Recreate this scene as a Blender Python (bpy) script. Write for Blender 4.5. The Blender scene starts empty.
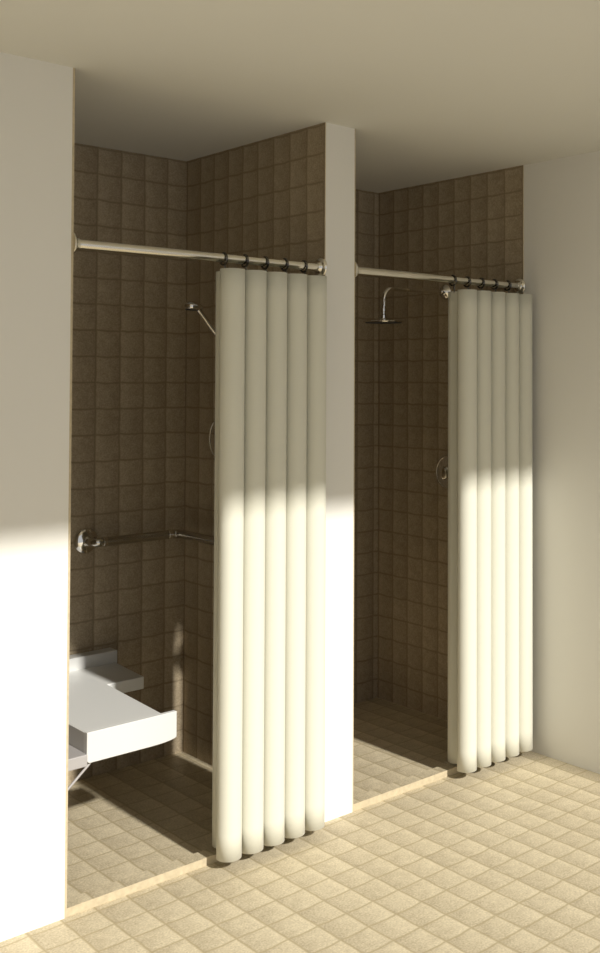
import bpy, bmesh, math, random
from mathutils import Vector, Matrix
random.seed(4)
C = bpy.context.scene.collection
PI = math.pi

# ------------------------------------------------------------ dimensions (metres)
H = 2.44            # ceiling height
A = 0.932           # right painted edge of the left stall opening
B = 1.063           # left painted edge of the right stall opening
W = 1.989           # right wall
D = 0.925           # stall depth
T = 0.1015          # tile module
CL = 0.007          # thickness of the tile cladding
ZF = 0.012          # stall floor
ZL = 0.025          # threshold

# ------------------------------------------------------------ materials
def newmat(name):
    m = bpy.data.materials.new(name); m.use_nodes = True
    nt = m.node_tree
    return m, nt, nt.nodes['Principled BSDF']

def plain(name, col, rough=0.5, metal=0.0, noise=0.0, nscale=30, bump=0.0, bscale=200, spec=0.5):
    m, nt, b = newmat(name)
    b.inputs['Roughness'].default_value = rough
    b.inputs['Metallic'].default_value = metal
    b.inputs['Specular IOR Level'].default_value = spec
    tc = nt.nodes.new('ShaderNodeTexCoord')
    n = nt.nodes.new('ShaderNodeTexNoise'); n.inputs['Scale'].default_value = nscale
    n.inputs['Detail'].default_value = 4
    nt.links.new(tc.outputs['Object'], n.inputs['Vector'])
    r = nt.nodes.new('ShaderNodeMapRange')
    r.inputs['To Min'].default_value = 1 - noise; r.inputs['To Max'].default_value = 1 + noise
    nt.links.new(n.outputs['Fac'], r.inputs['Value'])
    v = nt.nodes.new('ShaderNodeVectorMath'); v.operation = 'SCALE'
    v.inputs[0].default_value = col
    nt.links.new(r.outputs['Result'], v.inputs['Scale'])
    nt.links.new(v.outputs['Vector'], b.inputs['Base Color'])
    if bump:
        n2 = nt.nodes.new('ShaderNodeTexNoise'); n2.inputs['Scale'].default_value = bscale
        nt.links.new(tc.outputs['Object'], n2.inputs['Vector'])
        bp = nt.nodes.new('ShaderNodeBump'); bp.inputs['Strength'].default_value = bump
        bp.inputs['Distance'].default_value = 0.002
        nt.links.new(n2.outputs['Fac'], bp.inputs['Height'])
        nt.links.new(bp.outputs['Normal'], b.inputs['Normal'])
    return m

def tile(name, axes, off, light, dark, grout, bumpd=0.002, rough=0.55, spec=0.3, grad=0.0):
    """Square stone tiles, T wide, laid on the plane of the two given axes."""
    m, nt, b = newmat(name)
    L = nt.links.new
    def math_(op, a, c=None, d=None, clamp=False):
        n = nt.nodes.new('ShaderNodeMath'); n.operation = op; n.use_clamp = clamp
        for i, v in enumerate((a, c, d)):
            if v is None: continue
            if isinstance(v, (int, float)): n.inputs[i].default_value = v
            else: L(v, n.inputs[i])
        return n.outputs[0]
    tc = nt.nodes.new('ShaderNodeTexCoord')
    P = tc.outputs['Object']
    wob = nt.nodes.new('ShaderNodeTexNoise'); wob.inputs['Scale'].default_value = 14; wob.inputs['Detail'].default_value = 2
    L(P, wob.inputs['Vector'])
    wv = nt.nodes.new('ShaderNodeVectorMath'); wv.operation = 'MULTIPLY_ADD'
    sub = nt.nodes.new('ShaderNodeVectorMath'); sub.operation = 'SUBTRACT'; sub.inputs[1].default_value = (.5, .5, .5)
    L(wob.outputs['Color'], sub.inputs[0])
    wv.inputs[1].default_value = (.009,)*3
    L(sub.outputs[0], wv.inputs[0]); L(P, wv.inputs[2])
    sep = nt.nodes.new('ShaderNodeSeparateXYZ'); L(wv.outputs[0], sep.inputs[0])
    uv = []
    for i, ax in enumerate(axes):
        s = math_('DIVIDE', math_('SUBTRACT', sep.outputs['XYZ'.index(ax)], off[i]), T)
        uv.append(s)
    fu = math_('FRACT', uv[0])
    bow = math_('MULTIPLY', math_('SINE', math_('MULTIPLY', fu, PI)), 0.028)
    uv[1] = math_('ADD', uv[1], bow)
    fr = [math_('FRACT', s) for s in uv]
    fl = [math_('FLOOR', s) for s in uv]
    # every tile face bows: one side of the pressed pattern stands higher than the other
    ed = [math_('MINIMUM', f, math_('SUBTRACT', 1.0, f)) for f in fr]
    e = math_('MINIMUM', ed[0], ed[1])
    g = nt.nodes.new('ShaderNodeMapRange'); g.interpolation_type = 'SMOOTHSTEP'
    g.inputs['From Min'].default_value = 0.0; g.inputs['From Max'].default_value = 0.065; g.inputs['To Min'].default_value = 0.25
    L(e, g.inputs['Value'])
    pil = nt.nodes.new('ShaderNodeMapRange'); pil.interpolation_type = 'SMOOTHERSTEP'
    pil.inputs['From Min'].default_value = 0.0; pil.inputs['From Max'].default_value = 0.22
    L(e, pil.inputs['Value'])
    cell = nt.nodes.new('ShaderNodeCombineXYZ'); L(fl[0], cell.inputs[0]); L(fl[1], cell.inputs[1])
    wn = nt.nodes.new('ShaderNodeTexWhiteNoise'); wn.noise_dimensions = '3D'; L(cell.outputs[0], wn.inputs['Vector'])
    n1 = nt.nodes.new('ShaderNodeTexNoise'); n1.inputs['Scale'].default_value = 28; n1.inputs['Detail'].default_value = 8
    n1.inputs['Roughness'].default_value = 0.7
    L(P, n1.inputs['Vector'])
    n2 = nt.nodes.new('ShaderNodeTexNoise'); n2.inputs['Scale'].default_value = 170; n2.inputs['Detail'].default_value = 4
    L(P, n2.inputs['Vector'])
    f = math_('ADD', math_('MULTIPLY', n1.outputs['Fac'], 1.0), math_('MULTIPLY', n2.outputs['Fac'], 1.5))
    f = math_('ADD', f, math_('MULTIPLY', math_('SUBTRACT', wn.outputs['Value'], 0.5), 0.12))
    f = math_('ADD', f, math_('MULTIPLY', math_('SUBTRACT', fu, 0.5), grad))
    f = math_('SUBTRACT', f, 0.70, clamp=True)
    mx = nt.nodes.new('ShaderNodeMix'); mx.data_type = 'RGBA'
    mx.inputs['A'].default_value = (*dark, 1); mx.inputs['B'].default_value = (*light, 1)
    L(f, mx.inputs['Factor'])
    mg = nt.nodes.new('ShaderNodeMix'); mg.data_type = 'RGBA'
    mg.inputs['A'].default_value = (*grout, 1); L(mx.outputs['Result'], mg.inputs['B']); L(g.outputs['Result'], mg.inputs['Factor'])
    L(mg.outputs['Result'], b.inputs['Base Color'])
    hgt = math_('ADD', math_('MULTIPLY', pil.outputs['Result'], 0.5), math_('MULTIPLY', n1.outputs['Fac'], 0.35))
    hgt = math_('ADD', hgt, math_('MULTIPLY', n2.outputs['Fac'], 0.06))
    bp = nt.nodes.new('ShaderNodeBump'); bp.inputs['Strength'].default_value = 0.7; bp.inputs['Distance'].default_value = bumpd
    L(hgt, bp.inputs['Height']); L(bp.outputs['Normal'], b.inputs['Normal'])
    b.inputs['Roughness'].default_value = rough
    b.inputs['Specular IOR Level'].default_value = spec
    return m

LT, DK, GR = (.70, .61, .435), (.36, .30, .20), (.37, .30, .175)
M = {}
M['paint'] = plain('painted_plaster', (.80, .785, .74), .75, noise=.01, nscale=3, bump=.05, bscale=300, spec=.2)
M['ceil'] = plain('ceiling_paint', (.72, .71, .66), .8, noise=.01, nscale=3, spec=.2)
WL, WD, WG = (.50, .41, .285), (.26, .205, .135), (.22, .17, .108)
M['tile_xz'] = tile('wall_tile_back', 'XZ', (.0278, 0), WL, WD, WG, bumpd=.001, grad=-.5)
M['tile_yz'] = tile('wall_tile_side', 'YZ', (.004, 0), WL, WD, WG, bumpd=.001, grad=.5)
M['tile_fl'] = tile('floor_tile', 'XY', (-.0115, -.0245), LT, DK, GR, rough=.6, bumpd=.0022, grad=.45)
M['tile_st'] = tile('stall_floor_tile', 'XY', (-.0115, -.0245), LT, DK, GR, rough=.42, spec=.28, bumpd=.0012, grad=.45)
M['edge'] = plain('tile_edge', (.54, .455, .31), .6, noise=.25, nscale=60, spec=.3)
M['chrome'] = plain('polished_chrome', (.80, .78, .74), .08, 1.0)
M['steel'] = plain('brushed_steel', (.80, .77, .70), .16, 1.0)
M['ring'] = plain('dark_chrome', (.16, .155, .15), .25, 1.0)
M['seat'] = plain('white_plastic', (.68, .68, .66), .28, spec=.3)
M['ledge_brace'] = plain('ledge_brace_grey', (.40, .38, .37), .4)  # mounting ledge and braces, a darker grey than the other bench parts
M['dchrome'] = plain('grab_bar_steel', (.58, .56, .52), .14, 1.0)
M['rubber'] = plain('grey_rubber', (.06, .06, .06), .6)

# curtain cloth: fine woven ribs
m, nt, b = newmat('curtain_cloth')
b.inputs['Base Color'].default_value = (.68, .67, .575, 1); b.inputs['Roughness'].default_value = .85
b.inputs['Specular IOR Level'].default_value = .1
b.inputs['Sheen Weight'].default_value = .1
tc = nt.nodes.new('ShaderNodeTexCoord')
mp = nt.nodes.new('ShaderNodeMapping'); mp.inputs['Scale'].default_value = (8, 8, 260)
ns = nt.nodes.new('ShaderNodeTexNoise'); ns.inputs['Scale'].default_value = 1
ns.inputs['Detail'].default_value = 3
bp = nt.nodes.new('ShaderNodeBump'); bp.inputs['Strength'].default_value = .12; bp.inputs['Distance'].default_value = .002
nt.links.new(tc.outputs['Object'], mp.inputs['Vector']); nt.links.new(mp.outputs[0], ns.inputs['Vector'])
nt.links.new(ns.outputs['Fac'], bp.inputs['Height']); nt.links.new(bp.outputs['Normal'], b.inputs['Normal'])
M['cloth'] = m

# ------------------------------------------------------------ helpers
def obj(name, bm, mats, parent=None, smooth=False, bevel=0, seg=2):
    me = bpy.data.meshes.new(name)
    if smooth:
        for f in bm.faces: f.smooth = True
    bm.normal_update(); bm.to_mesh(me); bm.free()
    for k in (mats if isinstance(mats, (list, tuple)) else [mats]): me.materials.append(M[k])
    o = bpy.data.objects.new(name, me); C.objects.link(o)
    if parent: o.parent = parent
    if bevel:
        md = o.modifiers.new('bevel', 'BEVEL'); md.width = bevel; md.segments = seg
        md.limit_method = 'ANGLE'; md.angle_limit = math.radians(40)
    if smooth:
        try: me.set_sharp_from_angle(angle=math.radians(38))
        except Exception: pass
    return o

def box(bm, x0, x1, y0, y1, z0, z1, mi=0):
    vs = [bm.verts.new((x, y, z)) for x in (x0, x1) for y in (y0, y1) for z in (z0, z1)]
    for q in ((0,1,3,2),(4,6,7,5),(0,4,5,1),(2,3,7,6),(0,2,6,4),(1,5,7,3)):
        f = bm.faces.new([vs[i] for i in q]); f.material_index = mi

def tube(bm, pts, r, n=24, cap=True):
    """Swept round bar along pts; r is one radius or one per point."""
    pts = [Vector(p) for p in pts]
    rr = r if isinstance(r, (list, tuple)) else [r]*len(pts)
    prev = None; rings = []
    for i, p in enumerate(pts):
        if i == 0: t = pts[1]-p
        elif i == len(pts)-1: t = p-pts[i-1]
        else: t = (pts[i+1]-p).normalized() + (p-pts[i-1]).normalized()
        t.normalize()
        if prev is None:
            u = t.orthogonal().normalized()
        else:
            u = (prev - t*prev.dot(t)).normalized()
        prev = u; v = t.cross(u)
        rings.append([bm.verts.new(p + (u*math.cos(2*PI*k/n) + v*math.sin(2*PI*k/n))*rr[i]) for k in range(n)])
    for a, c in zip(rings, rings[1:]):
        for k in range(n): bm.faces.new((a[k], a[(k+1) % n], c[(k+1) % n], c[k]))
    if cap:
        bm.faces.new(list(reversed(rings[0]))); bm.faces.new(rings[-1])

def lathe(bm, origin, axis, prof, n=40):
    """prof: list of (distance along axis, radius)."""
    o = Vector(origin); ax = Vector(axis).normalized(); u = ax.orthogonal().normalized(); v = ax.cross(u)
    rings = []
    for d, r in prof:
        if r < 1e-6: rings.append([bm.verts.new(o+ax*d)])
        else: rings.append([bm.verts.new(o+ax*d+(u*math.cos(2*PI*k/n)+v*math.sin(2*PI*k/n))*r) for k in range(n)])
    for a, c in zip(rings, rings[1:]):
        for k in range(n):
            k2 = (k+1) % n
            if len(a) == 1 and len(c) == 1: continue
            if len(a) == 1: bm.faces.new((a[0], c[k2], c[k]))
            elif len(c) == 1: bm.faces.new((a[k], a[k2], c[0]))
            else: bm.faces.new((a[k], a[k2], c[k2], c[k]))
    if len(rings[0]) > 1: bm.faces.new(list(reversed(rings[0])))
    if len(rings[-1]) > 1: bm.faces.new(rings[-1])

def fillet(pts, r, n=8):
    """Round the inner corners of a polyline."""
    pts = [Vector(p) for p in pts]; out = [pts[0]]
    for a, p, c in zip(pts, pts[1:], pts[2:]):
        d1 = (a-p).normalized(); d2 = (c-p).normalized()
        for k in range(n+1):
            t = k/n; out.append((1-t)**2*(p+d1*r) + 2*t*(1-t)*p + t*t*(p+d2*r))
    out.append(pts[-1]); return out

def thing(name, label, cat, loc, group=None):
    o = bpy.data.objects.new(name, None); o.empty_display_size = .05
    o.location = loc; C.objects.link(o); o['label'] = label; o['category'] = cat
    if group: o['group'] = group
    return o
def put(o):                       # children are modelled in world coordinates; move them under the thing's base
    for ch in o.children:
        kids(ch, o.location)
def kids(ch, loc):
    if not ch.get('_d'):
        ch.data.transform(Matrix.Translation(-Vector(loc))); ch['_d'] = 1
    for g in ch.children: kids(g, loc)
def clean():
    for o in bpy.data.objects:
        if '_d' in o: del o['_d']
def struct(o): o['kind'] = 'structure'; return o

# ------------------------------------------------------------ the room
LX, FY = -2.6, -3.9
EY = -2.078                        # unseen front edge of the ceiling, placed to cut off the sun; open sky beyond
bm = bmesh.new(); box(bm, LX, W+.1, FY, D+.12, -.12, 0); struct(obj('floor', bm, 'tile_fl'))
bm = bmesh.new(); box(bm, LX-.1, W+.1, EY, D+.12, H, H+.16); struct(obj('ceiling', bm, 'ceil'))
bm = bmesh.new(); box(bm, LX, 0, 0, D+.12, 0, H)
box(bm, 0, CL, 0, D, 0, H, 1); bm.faces.ensure_lookup_table()
for f in bm.faces:
    if f.material_index == 1 and abs(f.normal.y) < .5 and f.calc_center_median().x > CL*.9: f.material_index = 2
struct(obj('wall_front', bm, ['paint', 'edge', 'tile_yz']))
bm = bmesh.new(); box(bm, 0, W, D, D+.12, 0, H); struct(obj('wall_back', bm, 'tile_xz'))
bm = bmesh.new(); box(bm, A, B, 0, D, 0, H)
box(bm, A-CL*.5, A, 0, D, 0, H, 1); box(bm, B, B+CL*.6, 0, D, 0, H, 1)
bm.normal_update()
for f in bm.faces:
    if f.material_index == 1 and abs(f.normal.x) > .5: f.material_index = 2
struct(obj('wall_middle', bm, ['paint', 'edge', 'tile_yz']))
bm = bmesh.new(); box(bm, W, W+.12, FY, D+.12, 0, H)
box(bm, W-CL*.5, W, 0, D, 0, H, 1)
bm.normal_update()
for f in bm.faces:
    if f.material_index == 1 and abs(f.normal.x) > .5: f.material_index = 2
struct(obj('wall_right', bm, ['paint', 'edge', 'tile_yz']))
bm = bmesh.new(); box(bm, LX-.12, LX, FY, D+.12, 0, H); struct(obj('wall_left', bm, 'paint'))
# raised stall floors and their low thresholds
for i, (x0, x1) in enumerate(((CL, A-CL*.5), (B+CL*.6, W-CL*.5))):
    bm = bmesh.new(); box(bm, x0, x1, .055, D, 0, ZF); struct(obj('floor_stall_%d' % (i+1), bm, 'tile_st'))
    bm = bmesh.new(); box(bm, x0, x1, .002, .055, 0, ZL)
    bm.normal_update()
    for f in bm.faces:
        if f.normal.y < -.5: f.material_index = 1
    struct(obj('trim_%d' % (i+1), bm, ['tile_st', 'edge']))

# ------------------------------------------------------------ shower curtains
def curtain_path(x0, pitch, lobes, tail):
    """Serpentine: a row of touching half-round folds in front, half-round folds behind."""
    r = pitch*.475; yf = -.062; yb = .027
    P = []
    for k in range(lobes):
        xc = x0 + pitch*(k+.5)
        a0, a1 = PI*1.02, PI*2-0*.02
        n = 22
        for j in range(n+1):
            a = PI - .32 + (PI+.64)*j/n
            P.append((xc + r*math.cos(a), yf + r*math.sin(a)))
        if k < lobes:
            xb = xc + pitch*.5
            for j in range(n+1):
                a = PI + .32 - (PI+.64)*j/n
                if k == lobes-1 and j > 6 and xb + r*math.cos(a) > tail:
                    P.append((tail, P[-1][1])); break
                P.append((xb + r*math.cos(a), yb + r*math.sin(a)*.95))
    # resample with a smooth curve
    out = []
    for _ in range(2):
        out = [P[0]]
        for a, p, c in zip(P, P[1:], P[2:]): out.append(((a[0]+2*p[0]+c[0])/4, (a[1]+2*p[1]+c[1])/4))
        out.append(P[-1]); P = out
    return out

ROD_Y, ROD_Z = .02, 1.93
def curtain(x0, label, ringx, top, hem, tail):
    t = thing('shower_curtain', label, 'curtain', (x0+.2, -.02, hem), 'cream shower curtains')
    path = curtain_path(x0, .0825, 5, tail)
    bm = bmesh.new(); n = 24; rows = []
    ym = -.02
    for i in range(n+1):
        s = i/n; z = hem + (top-hem)*s
        fl = 1
        rows.append([bm.verts.new((x, ym + (y-ym)*fl, z)) for x, y in path])
    for a, c in zip(rows, rows[1:]):
        for k in range(len(path)-1): bm.faces.new((a[k], a[k+1], c[k+1], c[k]))
    o = obj('curtain_panel', bm, 'cloth', t, smooth=True)
    md = o.modifiers.new('thick', 'SOLIDIFY'); md.thickness = .0025; md.offset = 0
    for x in ringx:
        bm = bmesh.new()
        pts = [(x, ROD_Y + .0195*math.sin(a), ROD_Z - .003 + .0195*math.cos(a)) for a in [2*PI*k/24 for k in range(24)]]
        pts.append(pts[0]); pts[-1] = pts[0]
        tube(bm, pts, .0036, 10)
        # hook that drops from the ring into the heading
        q = [(x, ROD_Y-.004, ROD_Z-.020), (x, ROD_Y-.010, ROD_Z-.034), (x+.002, ROD_Y-.006, ROD_Z-.05), (x+.002, ROD_Y, ROD_Z-.056)]
        tube(bm, q, .003, 10)
        g = obj('ring', bm, 'ring', t, smooth=True)
    put(t); return t
curtain(.467, 'cream pleated shower curtain of the left stall, beside the grab bar and white seat', [.528+.081*k for k in range(5)], 1.886, .036, .9035)
curtain(1.539, 'cream pleated shower curtain of the right stall, beside the grey right wall', [1.586+.0805*k for k in range(5)], 1.884, .036, W-.0056)

def rod(x0, x1, label):
    t = thing('curtain_rod', label, 'curtain rod', (x0, ROD_Y, ROD_Z), 'chrome shower curtain rods')
    bm = bmesh.new(); tube(bm, [(x0+.004, ROD_Y, ROD_Z), (x1-.004, ROD_Y, ROD_Z)], .0150, 32); obj('rod', bm, 'steel', t, smooth=True)
    for x, s in ((x0, 1), (x1, -1)):
        bm = bmesh.new(); lathe(bm, (x, ROD_Y, ROD_Z), (s, 0, 0), [(0, .034), (.004, .034), (.008, .031), (.011, .022), (.016, .019), (.024, .018), (.024, .013)])
        obj('flange', bm, 'steel', t, smooth=True)
    put(t)
rod(CL, A-CL*.5, 'straight chrome curtain rod spanning the top of the left stall')
rod(B+CL*.6, W-CL*.5, 'straight chrome curtain rod spanning the top of the right stall')

# ------------------------------------------------------------ grab bar (left stall)
gx0, gy, gz, gx1, gye = .500, D-.072, .915, A-.074, .12
t = thing('grab_bar', 'chrome L-shaped grab bar around the back corner of the left stall', 'grab bar', (gx0, D, gz))
bm = bmesh.new()
tube(bm, fillet([(gx0, D-.004, gz), (gx0, gy, gz), (gx1, gy, gz), (gx1, gye, gz), (A-CL, gye, gz)], .03), .0175, 28)
obj('bar', bm, 'dchrome', t, smooth=True)
for org, ax in (((gx0, D, gz), (0, -1, 0)), ((A-CL*.5, gye, gz), (-1, 0, 0))):
    bm = bmesh.new(); lathe(bm, org, ax, [(0, .050), (.006, .050), (.013, .045), (.018, .032), (.021, .019), (.030, .018), (.030, .015)])
    obj('flange', bm, 'chrome', t, smooth=True)
for p, q in (((gx0+.034, gy, gz), (gx0+.050, gy, gz)), ((gx1-.046, gy, gz), (gx1-.030, gy, gz))):
    bm = bmesh.new(); tube(bm, [p, q], .0190, 28); obj('collar', bm, 'steel', t, smooth=True, bevel=.001)
put(t)

# ------------------------------------------------------------ shower seat (left stall)
ZS = .445
t = thing('shower_bench', 'white L-shaped shower bench seat projecting from the left wall below the grab bar', 'seat', (.2, .55, .35))
bm = bmesh.new()
# L-shaped board: long leg to the front, short leg across the back
outl = [(.152, .195), (.415, .195), (.440, .618), (.584, .618), (.602, .885), (.152, .885)]
lo = [bm.verts.new((x, y, ZS-.045)) for x, y in outl]; hi = [bm.verts.new((x, y, ZS)) for x, y in outl]
bm.faces.new(list(reversed(lo))); bm.faces.new(hi)
for k in range(6): bm.faces.new((lo[k], lo[(k+1) % 6], hi[(k+1) % 6], hi[k]))
obj('seat_board', bm, 'seat', t, bevel=.003)
# front apron with rounded lower corners
bm = bmesh.new()
x0, x1, z0, z1 = .150, .462, ZS-.094, ZS+.001
pf = [(x0, z1), (x0, z0+.012)] + [(x0+.012*(1-math.cos(a)), z0+.012*(1-math.sin(a))) for a in (.5, 1.0, 1.4)]
pf += [(x1-.09, z0)] + [(x1-.09+.09*math.sin(a), z0+.012*(1-math.cos(a))) for a in (.3, .6, .9, 1.2, 1.45)] + [(x1, z0+.014), (x1, z1)]
fr = [bm.verts.new((x, .178, z)) for x, z in pf]; bk = [bm.verts.new((x, .196, z)) for x, z in pf]
bm.faces.new(fr); bm.faces.new(list(reversed(bk)))
for k in range(len(pf)): bm.faces.new((fr[k], bk[k], bk[(k+1) % len(pf)], fr[(k+1) % len(pf)]))
bmesh.ops.recalc_face_normals(bm, faces=bm.faces)
obj('front_panel', bm, 'seat', t, bevel=.0025)
bm = bmesh.new(); box(bm, .1495, .160, .19, .88, ZS-.094, ZS-.001); obj('side_panel', bm, 'seat', t, bevel=.002)
bm = bmesh.new(); box(bm, CL, .606, .865, D-.002, ZS-.02, ZS+.047); obj('back_panel', bm, 'seat', t, bevel=.003)
bm = bmesh.new(); box(bm, CL, .149, .170, .865, ZS-.099, ZS-.062); obj('mounting_ledge', bm, 'ledge_brace', t, bevel=.003)
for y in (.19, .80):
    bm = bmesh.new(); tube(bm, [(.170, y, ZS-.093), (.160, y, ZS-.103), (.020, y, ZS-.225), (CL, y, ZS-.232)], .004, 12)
    obj('brace', bm, 'ledge_brace', t, smooth=True)
put(t)

# ------------------------------------------------------------ hand shower and its slide bar (left stall, on the partition)
AX = A-CL*.5
t = thing('slide_bar', 'vertical chrome slide bar on the partition tiles behind the left curtain', 'slide bar', (AX, .50, 1.1))
bm = bmesh.new(); tube(bm, [(AX-.055, .50, 1.12), (AX-.055, .50, 1.80)], .0105, 24); obj('bar', bm, 'chrome', t, smooth=True)
for z in (1.14, 1.78):
    bm = bmesh.new(); tube(bm, [(AX, .50, z), (AX-.055, .50, z)], .013, 20); lathe(bm, (AX, .5, z), (-1, 0, 0), [(0, .024), (.006, .024), (.010, .018), (.012, .013)])
    obj('wall_bracket', bm, 'chrome', t, smooth=True)
bm = bmesh.new(); tube(bm, [(AX-.045, .50, 1.67), (AX-.096, .50, 1.668)], .016, 20); tube(bm, [(AX-.055, .50, 1.645), (AX-.055, .50, 1.695)], .018, 20)
obj('holder', bm, 'chrome', t, smooth=True)
put(t)
t = thing('hand_shower', 'small chrome hand shower tilted down beside the left curtain edge', 'hand shower', (.70, .50, 1.80))
hd = Vector((.702, .50, 1.800)); ax = Vector((-.08, 0, -1)).normalized()
bm = bmesh.new(); lathe(bm, hd-ax*.012, ax, [(-.012, .004), (-.010, .014), (-.004, .030), (.004, .038), (.014, .039), (.018, .037), (.020, .033), (.020, 0)])
hh = obj('spray_head', bm, 'chrome', t, smooth=True)
bm = bmesh.new(); lathe(bm, hd+ax*.0078, ax, [(0, .024), (.0015, .024), (.0015, 0)]); obj('spray_face', bm, 'rubber', hh, smooth=True)
bm = bmesh.new()
pts = [(.712, .5, 1.806), (.728, .5, 1.796), (.745, .5, 1.777), (.775, .5, 1.742), (.805, .5, 1.709), (.838, .5, 1.668), (.858, .5, 1.642)]
tube(bm, pts, [.008, .009, .0095, .010, .0105, .011, .009], 20); obj('handle', bm, 'chrome', t, smooth=True)
bm = bmesh.new(); hp = []
for k in range(41):
    s = k/40; y = .50 - .10*math.sin(PI*s)*0 + .10*s
    z = 1.640 - .95*math.sin(PI*s*.5)*(1-s)*1.25 - s*.47
    hp.append((.862 + .045*s, y - .16*math.sin(PI*s), z))
tube(bm, hp, .0065, 12); obj('hose', bm, 'steel', t, smooth=True)
put(t)

# ------------------------------------------------------------ valves
def valve(x, y, z, r, label, kd=1, kr=1):
    t = thing('shower_valve', label, 'shower valve', (x, y, z), 'round chrome shower valves')
    bm = bmesh.new(); lathe(bm, (x, y, z), (-1, 0, 0), [(0, r), (.004, r), (.007, r-.0015), (.0085, r-.005), (.0075, r-.009), (.0085, r-.014), (.012, r*.6), (.014, r*.42), (.014, 0)], 56)
    pl = obj('trim_plate', bm, 'chrome', t, smooth=True)
    bm = bmesh.new(); tr = [(x-.007, y+(r-.002)*math.cos(2*PI*k/64), z+(r-.002)*math.sin(2*PI*k/64)) for k in range(65)]
    tube(bm, tr, .004, 12, cap=False); obj('rim', bm, 'steel', pl, smooth=True)
    bm = bmesh.new(); lathe(bm, (x-.013, y, z), (-1, 0, 0), [(d*kd, q*kr) for d, q in [(0, .034), (.010, .033), (.022, .026), (.030, .022), (.034, .022), (.034, .027), (.050, .027), (.055, .022), (.057, 0)]], 40)
    obj('knob', bm, 'chrome', t, smooth=True)
    put(t)
valve(AX, .640, 1.300, .086, 'round chrome valve plate half hidden behind the left curtain', .4, .6)
valve(W-CL*.5, .440, 1.118, .074, 'round chrome shower valve on the tiles beside the right curtain', .7, 1.0)

# ------------------------------------------------------------ rain shower head (right stall)
RX = W-CL*.5
t = thing('rain_shower', 'chrome rain shower head on a bent arm in the right stall', 'shower head', (RX, .46, 1.93))
bm = bmesh.new(); tube(bm, fillet([(RX-.004, .46, 1.932), (1.612, .46, 1.924), (1.609, .46, 1.815)], .05, 12), .0095, 24); obj('arm', bm, 'chrome', t, smooth=True)
bm = bmesh.new(); lathe(bm, (RX, .46, 1.932), (-1, 0, 0), [(0, .036), (.004, .036), (.012, .032), (.020, .020), (.026, .014), (.034, .013), (.034, .01)])
obj('flange', bm, 'chrome', t, smooth=True)
bm = bmesh.new(); lathe(bm, (1.609, .46, 1.84), (0, 0, -1), [(0, .011), (.002, .014), (.014, .014), (.016, .011), (.026, .011), (.030, .016), (.044, .016), (.050, .022)], 30)
obj('swivel_joint', bm, 'chrome', t, smooth=True)
bm = bmesh.new(); lathe(bm, (1.609, .46, 1.792), (0, 0, -1), [(0, .022), (.004, .060), (.008, .086), (.011, .088), (.014, .086), (.014, 0)], 56)
rh = obj('spray_plate', bm, 'chrome', t, smooth=True)
bm = bmesh.new(); lathe(bm, (1.609, .46, 1.7775), (0, 0, -1), [(0, .078), (.0015, .077), (.0015, 0)], 48); obj('nozzle_mat', bm, 'rubber', rh, smooth=True)
put(t)
clean()

# ------------------------------------------------------------ light
sd = Vector((-.010, 1, -.655)).normalized()
sun = bpy.data.lights.new('sun', 'SUN'); sun.energy = SUN = 4.7; sun.angle = math.radians(2.2); sun.color = (1.0, .97, .90)
so = bpy.data.objects.new('sun', sun); C.objects.link(so); so.rotation_euler = sd.to_track_quat('-Z', 'Y').to_euler()
w = bpy.data.worlds.new('world'); bpy.context.scene.world = w; w.use_nodes = True
bg = w.node_tree.nodes['Background']; bg.inputs['Color'].default_value = (.97, .98, 1.0, 1); bg.inputs['Strength'].default_value = .55

# ------------------------------------------------------------ camera
f, cx, cy, yaw, pitch, roll = 1049.154, 430.0, 353.289, .766725, .024635, .001584
fw = Vector((math.sin(yaw)*math.cos(pitch), math.cos(yaw)*math.cos(pitch), math.sin(pitch)))
r = Vector((math.cos(yaw), -math.sin(yaw), 0)); u = r.cross(fw)
r2 = r*math.cos(roll)+u*math.sin(roll); u2 = -r*math.sin(roll)+u*math.cos(roll)
cam = bpy.data.cameras.new('camera'); co = bpy.data.objects.new('camera', cam); C.objects.link(co)
mw = Matrix((r2, u2, -fw)).transposed().to_4x4(); mw.translation = (-1.35153, -2.89982, 1.53701)
co.matrix_world = mw
cam.sensor_fit = 'HORIZONTAL'; cam.sensor_width = 36; cam.lens = f*36/600
cam.shift_x = (300-cx)/600; cam.shift_y = (cy-476.5)/600
cam.clip_start = .01
S = bpy.context.scene; S.camera = co
S.view_settings.view_transform = 'Standard'; S.view_settings.look = 'None'; S.view_settings.gamma = 1
S.view_settings.use_curve_mapping = False
S.view_settings.exposure = 0
